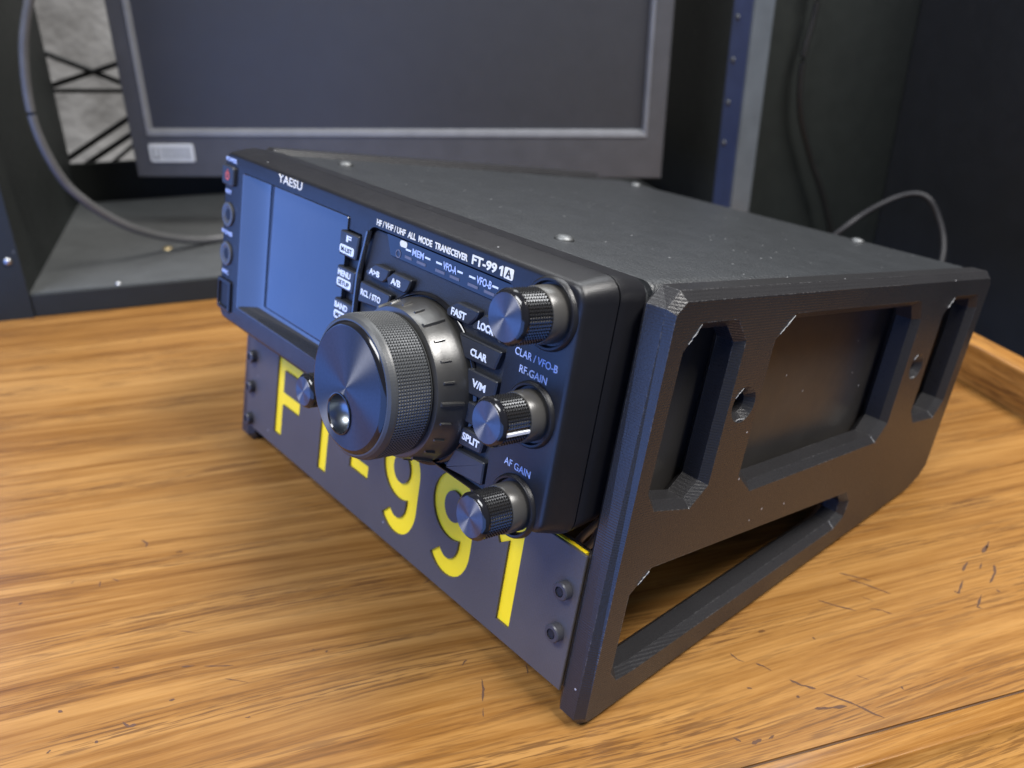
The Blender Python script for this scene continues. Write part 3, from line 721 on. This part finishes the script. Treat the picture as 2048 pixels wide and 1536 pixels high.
# name plate with cut-out letters over a yellow backing sheet
bm = bmesh.new()
prism(bm, [(-231.6, -7.6), (1.9, -7.6), (1.9, -58.0), (-231.6, -58.0)], 19.4, 18.5, 0.25)
plate = spart('name_plate', bm, M['plate'])
SW = 7.0
def stroke(pts, w=SW, capr=0.6):
    P = [Vector(p) for p in pts]; Lh, Rh = [], []
    for i, p in enumerate(P):
        d1 = (P[i] - P[i - 1]).normalized() if i > 0 else (P[1] - P[0]).normalized()
        d2 = (P[i + 1] - P[i]).normalized() if i < len(P) - 1 else d1
        n1 = Vector((-d1.y, d1.x)); n2 = Vector((-d2.y, d2.x)); b = n1 + n2; b = b * (w / b.length_squared)
        Lh.append(tuple(p + b)); Rh.append(tuple(p - b))
    return Lh + Rh[::-1]
def nine(cx):
    a, b = 8.9, 9.6; zc = -22.6
    bowl = [(cx + a * math.cos(t), zc + b * math.sin(t)) for t in [2 * PI * k / 40 for k in range(40)]]
    # outer minus inner bowl made as one closed ring polygon, tail as a separate stroke
    tail = [(cx + a, zc + 0.5)] + [Vector((cx + a * math.cos(t) - 0.4 * (1 - math.cos(t)), -36.5 + 11.0 * math.sin(t))) for t in [math.radians(x) for x in (0, -10, -20, -30, -40, -50, -60, -70, -80, -90, -100, -112, -126, -138)]]
    return bowl, [tuple(Vector(q)) for q in tail]
cutters = []
def cutp(poly):
    bm = bmesh.new(); loft(bm, [[(x, y, z) for x, z in poly] for y in (15, 26)]); cutters.append(spart('cut', bm, M['yellow']))
def cutring(cx, zc, a, b, w):
    bm = bmesh.new(); n = 48; h = w / 2
    lp = [[(cx + (a + s * h) * math.cos(2 * PI * k / n), y, zc + (b + s * h) * math.sin(2 * PI * k / n)) for k in range(n)] for s, y in ((1, 15), (1, 26), (-1, 26), (-1, 15), (1, 15))]
    rings = [[bm.verts.new(p) for p in l] for l in lp[:4]]
    for i in range(4):
        A, B = rings[i], rings[(i + 1) % 4]
        for k in range(n): bm.faces.new((A[k], A[(k + 1) % n], B[(k + 1) % n], B[k]))
    cutters.append(spart('cut', bm, M['yellow']))
cutp(stroke([(-198.2, -50.4), (-198.2, -13.4), (-178.4, -13.4)]))
cutp(stroke([(-197.0, -30.8), (-178.8, -30.8)], 6.4))
cutp(stroke([(-155.8, -50.6), (-155.8, -14.0)])); cutp(stroke([(-167.5, -13.4), (-144.1, -13.4)]))
cutp(stroke([(-133.6, -35.2), (-119.2, -35.2)], 6.0))
for cx in (-96.6, -62.8):
    bowl, tail = nine(cx); cutring(cx, -22.6, 8.9, 9.6, SW); cutp(stroke(tail))
cutp([(-32.2, -51.4), (-25.2, -51.4), (-25.2, -10.6), (-30.4, -10.6), (-40.2, -17.4), (-36.6, -23.4), (-32.2, -20.4)])
boolean(plate, cutters)
bm = bmesh.new(); box(bm, -231.3, 0.6, 19.45, 20.9, -57.7, -7.3); spart('yellow_backing', bm, M['yellow'], plate)
bm = bmesh.new(); box(bm, -230.5, 1.7, 20.95, 23.4, -57.6, -7.9); spart('plate_back', bm, M['plate'], plate)
def bolt(x, z):
    bm = bmesh.new(); lathe(bm, [(18.55, 3.15), (15.9, 3.15), (15.5, 2.8), (15.45, 1.75)], x, z, 36, cap1=False)
    n = 6
    lp = [[(x + r * math.cos(2 * PI * k / n + 0.3), y, z + r * math.sin(2 * PI * k / n + 0.3)) for k in range(n)] for y, r in ((15.45, 1.6), (17.2, 1.55))]
    loft(bm, lp, False, True)
    # fill between the round top and the hexagon
    b = spart('bolt', bm, M['bolt'], smooth=35)
    bm = bmesh.new(); lathe(bm, [(15.75, 1.7), (15.7, 1.65)], x, z, 24); spart('socket', bm, M['hex'], b)
for x, z in ((-3.6, -22.6), (-3.6, -38.4), (-226.2, -20.6), (-226.2, -36.4), (-226.2, -53.5)): bolt(x, z)

# little loop of white wire below the radio
bm = bmesh.new()
pts = [RM @ Vector(p) + RLOC for p in smooth_path([(-30, 62, -22), (-28.0, 50, -26), (-24.0, 48, -26.4), (-21.5, 49, -23.4), (-21.0, 52, -18.5), (-20, 60, -12), (-20, 75, -4)])]
tube(bm, pts, 1.5); tag(fin(bm, 'loose_wire', M['white_cable'], smooth=60), 'small loop of pale wire hanging beneath the radio behind the name plate', 'wire')

# ================================================================== BACKGROUND
# equipment rack
rack = empty('equipment_rack', 'open black equipment rack standing on the back of the desk around the monitor', 'rack', Matrix.Translation((0, 0.427, 0)))
def rpart(name, bm, mat, parent=None, smooth=None):
    par = parent or rack
    o = fin(bm, name, mat, par, (0, 0, 0), smooth)
    if par is rack: o.location = Vector((0, -427, 0)) * MM
    return o
bm = bmesh.new(); box(bm, -252, -231.5, 428.5, 676, 0.3, 700); rpart('side_panel', bm, M['rack'])
bm = bmesh.new(); box(bm, -285, -231, 425.5, 428.4, 0.3, 700); lr = rpart('front_rail', bm, M['rack'])
bm = bmesh.new(); box(bm, -231.3, 303, 429, 672, 2, 16.6); rpart('base_shelf', bm, M['shelf'])
bm = bmesh.new(); box(bm, -230.8, 300, 426.5, 428.9, 0.4, 16.4, 0.5); rpart('fascia', bm, M['rack'])
bm = bmesh.new(); box(bm, -231.3, 304, 672.2, 677, 2, 52); rpart('back_bar', bm, M['rack'])
bm = bmesh.new(); box(bm, 302.5, 319.5, 425.5, 428.2, 0.3, 700); rr_ = rpart('front_rail', bm, M['rail'])
bm = bmesh.new(); box(bm, 302.5, 305, 428.3, 456, 0.3, 700); ri = rpart('rail_flange', bm, M['rail_blue'])
bm = bmesh.new(); box(bm, 308, 319, 456.3, 676, 0.3, 700); rpart('side_panel', bm, M['rack'])
def screw_y(x, z, mat, parent, y=425.4, r=2.6):
    bm = bmesh.new(); lathe(bm, [(y, r), (y - 0.9, r * 0.85), (y - 1.5, r * 0.4)], x, z, 14); rpart('screw', bm, M[mat], parent, 60)
for z in (41.4, 100): screw_y(-238, z, 'steel', None)
for z in (84, 116, 148.5, 180):
    bm = bmesh.new(); n = 14
    loft(bm, [[(xx, 448 + r * math.cos(2 * PI * k / n), z + r * math.sin(2 * PI * k / n)) for k in range(n)] for xx, r in ((302.4, 2.7), (301.4, 2.3), (300.9, 1.1))]); rpart('screw', bm, M['dull'], None, 60)
for x, y, mt, r in ((-146, 507, 'brass', 4.0), (-175, 433, 'steel', 2.2)):
    bm = bmesh.new(); n = 14
    loft(bm, [[(x + q * math.cos(2 * PI * k / n), y + q * math.sin(2 * PI * k / n), z) for k in range(n)] for z, q in ((16.5, r), (17.5, r * 0.85), (18.1, r * 0.4))]); rpart('screw', bm, M[mt], None, 60)

# monitor
ML, MR = Vector((-164.3, 564.8, 0)), Vector((243.3, 439.3, 0))
ang = math.atan2(MR.y - ML.y, MR.x - ML.x); mwid = (MR - ML).length
mm = Matrix.Rotation(ang, 4, 'Z'); mm.translation = Vector((ML.x, ML.y, 16.8)) * MM
mon = empty('computer_monitor', 'dark grey flat monitor with a blank screen and a small silver badge, behind the radio', 'monitor', mm)
ZB = 43.6; HT = 275.0
bm = bmesh.new()
def fr(i, y, bi=None): 
    b = i if bi is None else bi
    return [(x, y, z) for x, z in ((i, ZB + b), (mwid - i, ZB + b), (mwid - i, ZB + HT - i), (i, ZB + HT - i))]
loft(bm, [fr(3, 46), fr(0, 40), fr(0, 2.0), fr(1.2, 0), fr(14, 0, 33), fr(17.5, 5.0, 38)], cap1=False)
fin(bm, 'housing', M['mon'], mon)
bm = bmesh.new()
lp = [fr(14.0, -0.1, 33.0), fr(14.4, -0.9, 33.4), fr(16.4, -0.3, 36.6), fr(17.6, 4.9, 38.4)]
loft(bm, lp, False, False); fin(bm, 'screen_lip', M['mon_lip_lit'], mon)
bm = bmesh.new(); box(bm, 17.2, mwid - 17.2, 4.6, 8, ZB + 37.8, ZB + HT - 17); fin(bm, 'screen', M['screen'], mon)
bm = bmesh.new(); loft(bm, [[(x, y, z) for x, z in rrect(13.5 + i, 49.5 - i, ZB + 12.5 + i, ZB + 27 - i, 2)] for i, y in ((0, 0.1), (0, -0.5), (0.3, -0.8))], cap1=True); bd = fin(bm, 'badge', M['badge'], mon)
bm = bmesh.new()
for k in range(7): box(bm, 24.5 + k * 3.3, 25.7 + k * 3.3, -1.0, -0.75, ZB + 15.2, ZB + 24.4)
for a, b in ((16.4, 17.6), (20.6, 21.8)): box(bm, a, b, -1.0, -0.75, ZB + 15.2, ZB + 24.4)
box(bm, 17.7, 20.5, -1.0, -0.75, ZB + 15.2, ZB + 16.6)
fin(bm, 'badge_mark', M['badge_dark'], bd)
bm = bmesh.new(); box(bm, mwid / 2 - 40, mwid / 2 + 40, 46, 62, 6, 200); box(bm, mwid / 2 - 90, mwid / 2 + 90, 10, 130, 0.1, 6); fin(bm, 'stand_foot', M['rack'], mon)

# hanging cable at the left, thin cable loop at the right, wire lattice behind the rack
bm = bmesh.new()
tube(bm, smooth_path([(-172, 440, 240), (-186.7, 440, 210), (-195.7, 440, 188), (-201, 440, 170.7), (-204.6, 440, 147), (-205, 440, 125.6), (-202.1, 442, 105.9), (-196.3, 446, 86.4), (-187.3, 450, 72.1), (-176.5, 458, 58.5), (-161.9, 470, 44.3), (-144.5, 488, 31.6), (-125, 502, 23.2), (-106, 512, 20.0), (-60, 522, 19.6), (0, 530, 19.6)]), 3.0, 14)
tag(fin(bm, 'thick_cable', M['cable'], smooth=60), 'thick grey cable sagging in a curve from the left rack side down to the shelf', 'cable')
bm = bmesh.new()
tube(bm, smooth_path([(315, 345, 3), (330, 336, 28), (342.4, 330, 42.5), (354.1, 330, 50), (365.5, 325, 59), (377.4, 320, 65.7), (385.3, 312, 69), (391.1, 305, 65.9), (395.6, 298, 54.6), (396.5, 290, 41.9), (392, 282, 30.8), (384, 275, 18), (372, 268, 0), (360, 268, -40)]), 2.1, 12)
tag(fin(bm, 'thin_cable', M['cable_dark'], smooth=60), 'thin black cable looping up behind the radio at the right', 'cable')
bm = bmesh.new()
tube(bm, smooth_path([(362, 440, 260), (366, 440, 190), (361, 440, 150), (365, 440, 110), (382, 440, 70), (402, 438, 30), (430, 436, -40)]), 2.6, 10)
tag(fin(bm, 'hanging_cable', M['wire'], smooth=60), 'black cable hanging down in front of the dark panel', 'cable')
lat = empty('wire_lattice', 'crossed thin black rods seen against the grey wall left of the monitor', 'lattice', Matrix.Translation((-0.2, 0.692, 0.02)))
for a, b, r in (((-250, 152), (-130, 96), 2.4), ((-250, 113.5), (-130, 148), 2.4), ((-250, 114), (-130, 109), 1.9), ((-250, 45), (-130, 114), 2.6), ((-250, 31), (-130, 99.5), 2.6), ((-250, 11), (-130, 96), 1.8), ((-165, -20), (-134.5, 27.8), 2.6), ((-136, 29), (-108, -20), 2.6), ((-256, 160), (-150, 168), 0.0)):
    if r == 0: continue
    bm = bmesh.new(); tube(bm, [(a[0], 692, a[1]), (b[0], 692, b[1])], r, 8)
    o = fin(bm, 'rod', M['wire'], lat, smooth=60); o.location = Vector((200, -692, -20)) * MM
bm = bmesh.new(); box(bm, -262, 320, 696, 702, -60, 44)  # added board, darkens the low part of the view behind the rack
tag(fin(bm, 'dark_filler_board', M['rack']), 'low black board added behind the rack to darken the wall beneath the wire lattice', 'board')

# dark furniture to the right of the desk
bm = bmesh.new(); box(bm, 335, 474, 452, 474, -750, 420)
tag(fin(bm, 'cabinet_panel', M['cabinet']), 'black panel to the right of the rack rail, greenish reflection put into its colour', 'panel')
bm = bmesh.new(); box(bm, 475, 505, -500, 476, -750, 420)
tag(fin(bm, 'black_cabinet', M['cabinet_blue_sheen']), 'tall black cabinet beyond the desk end rim at the far right, bluish reflection put into its colour', 'cabinet')
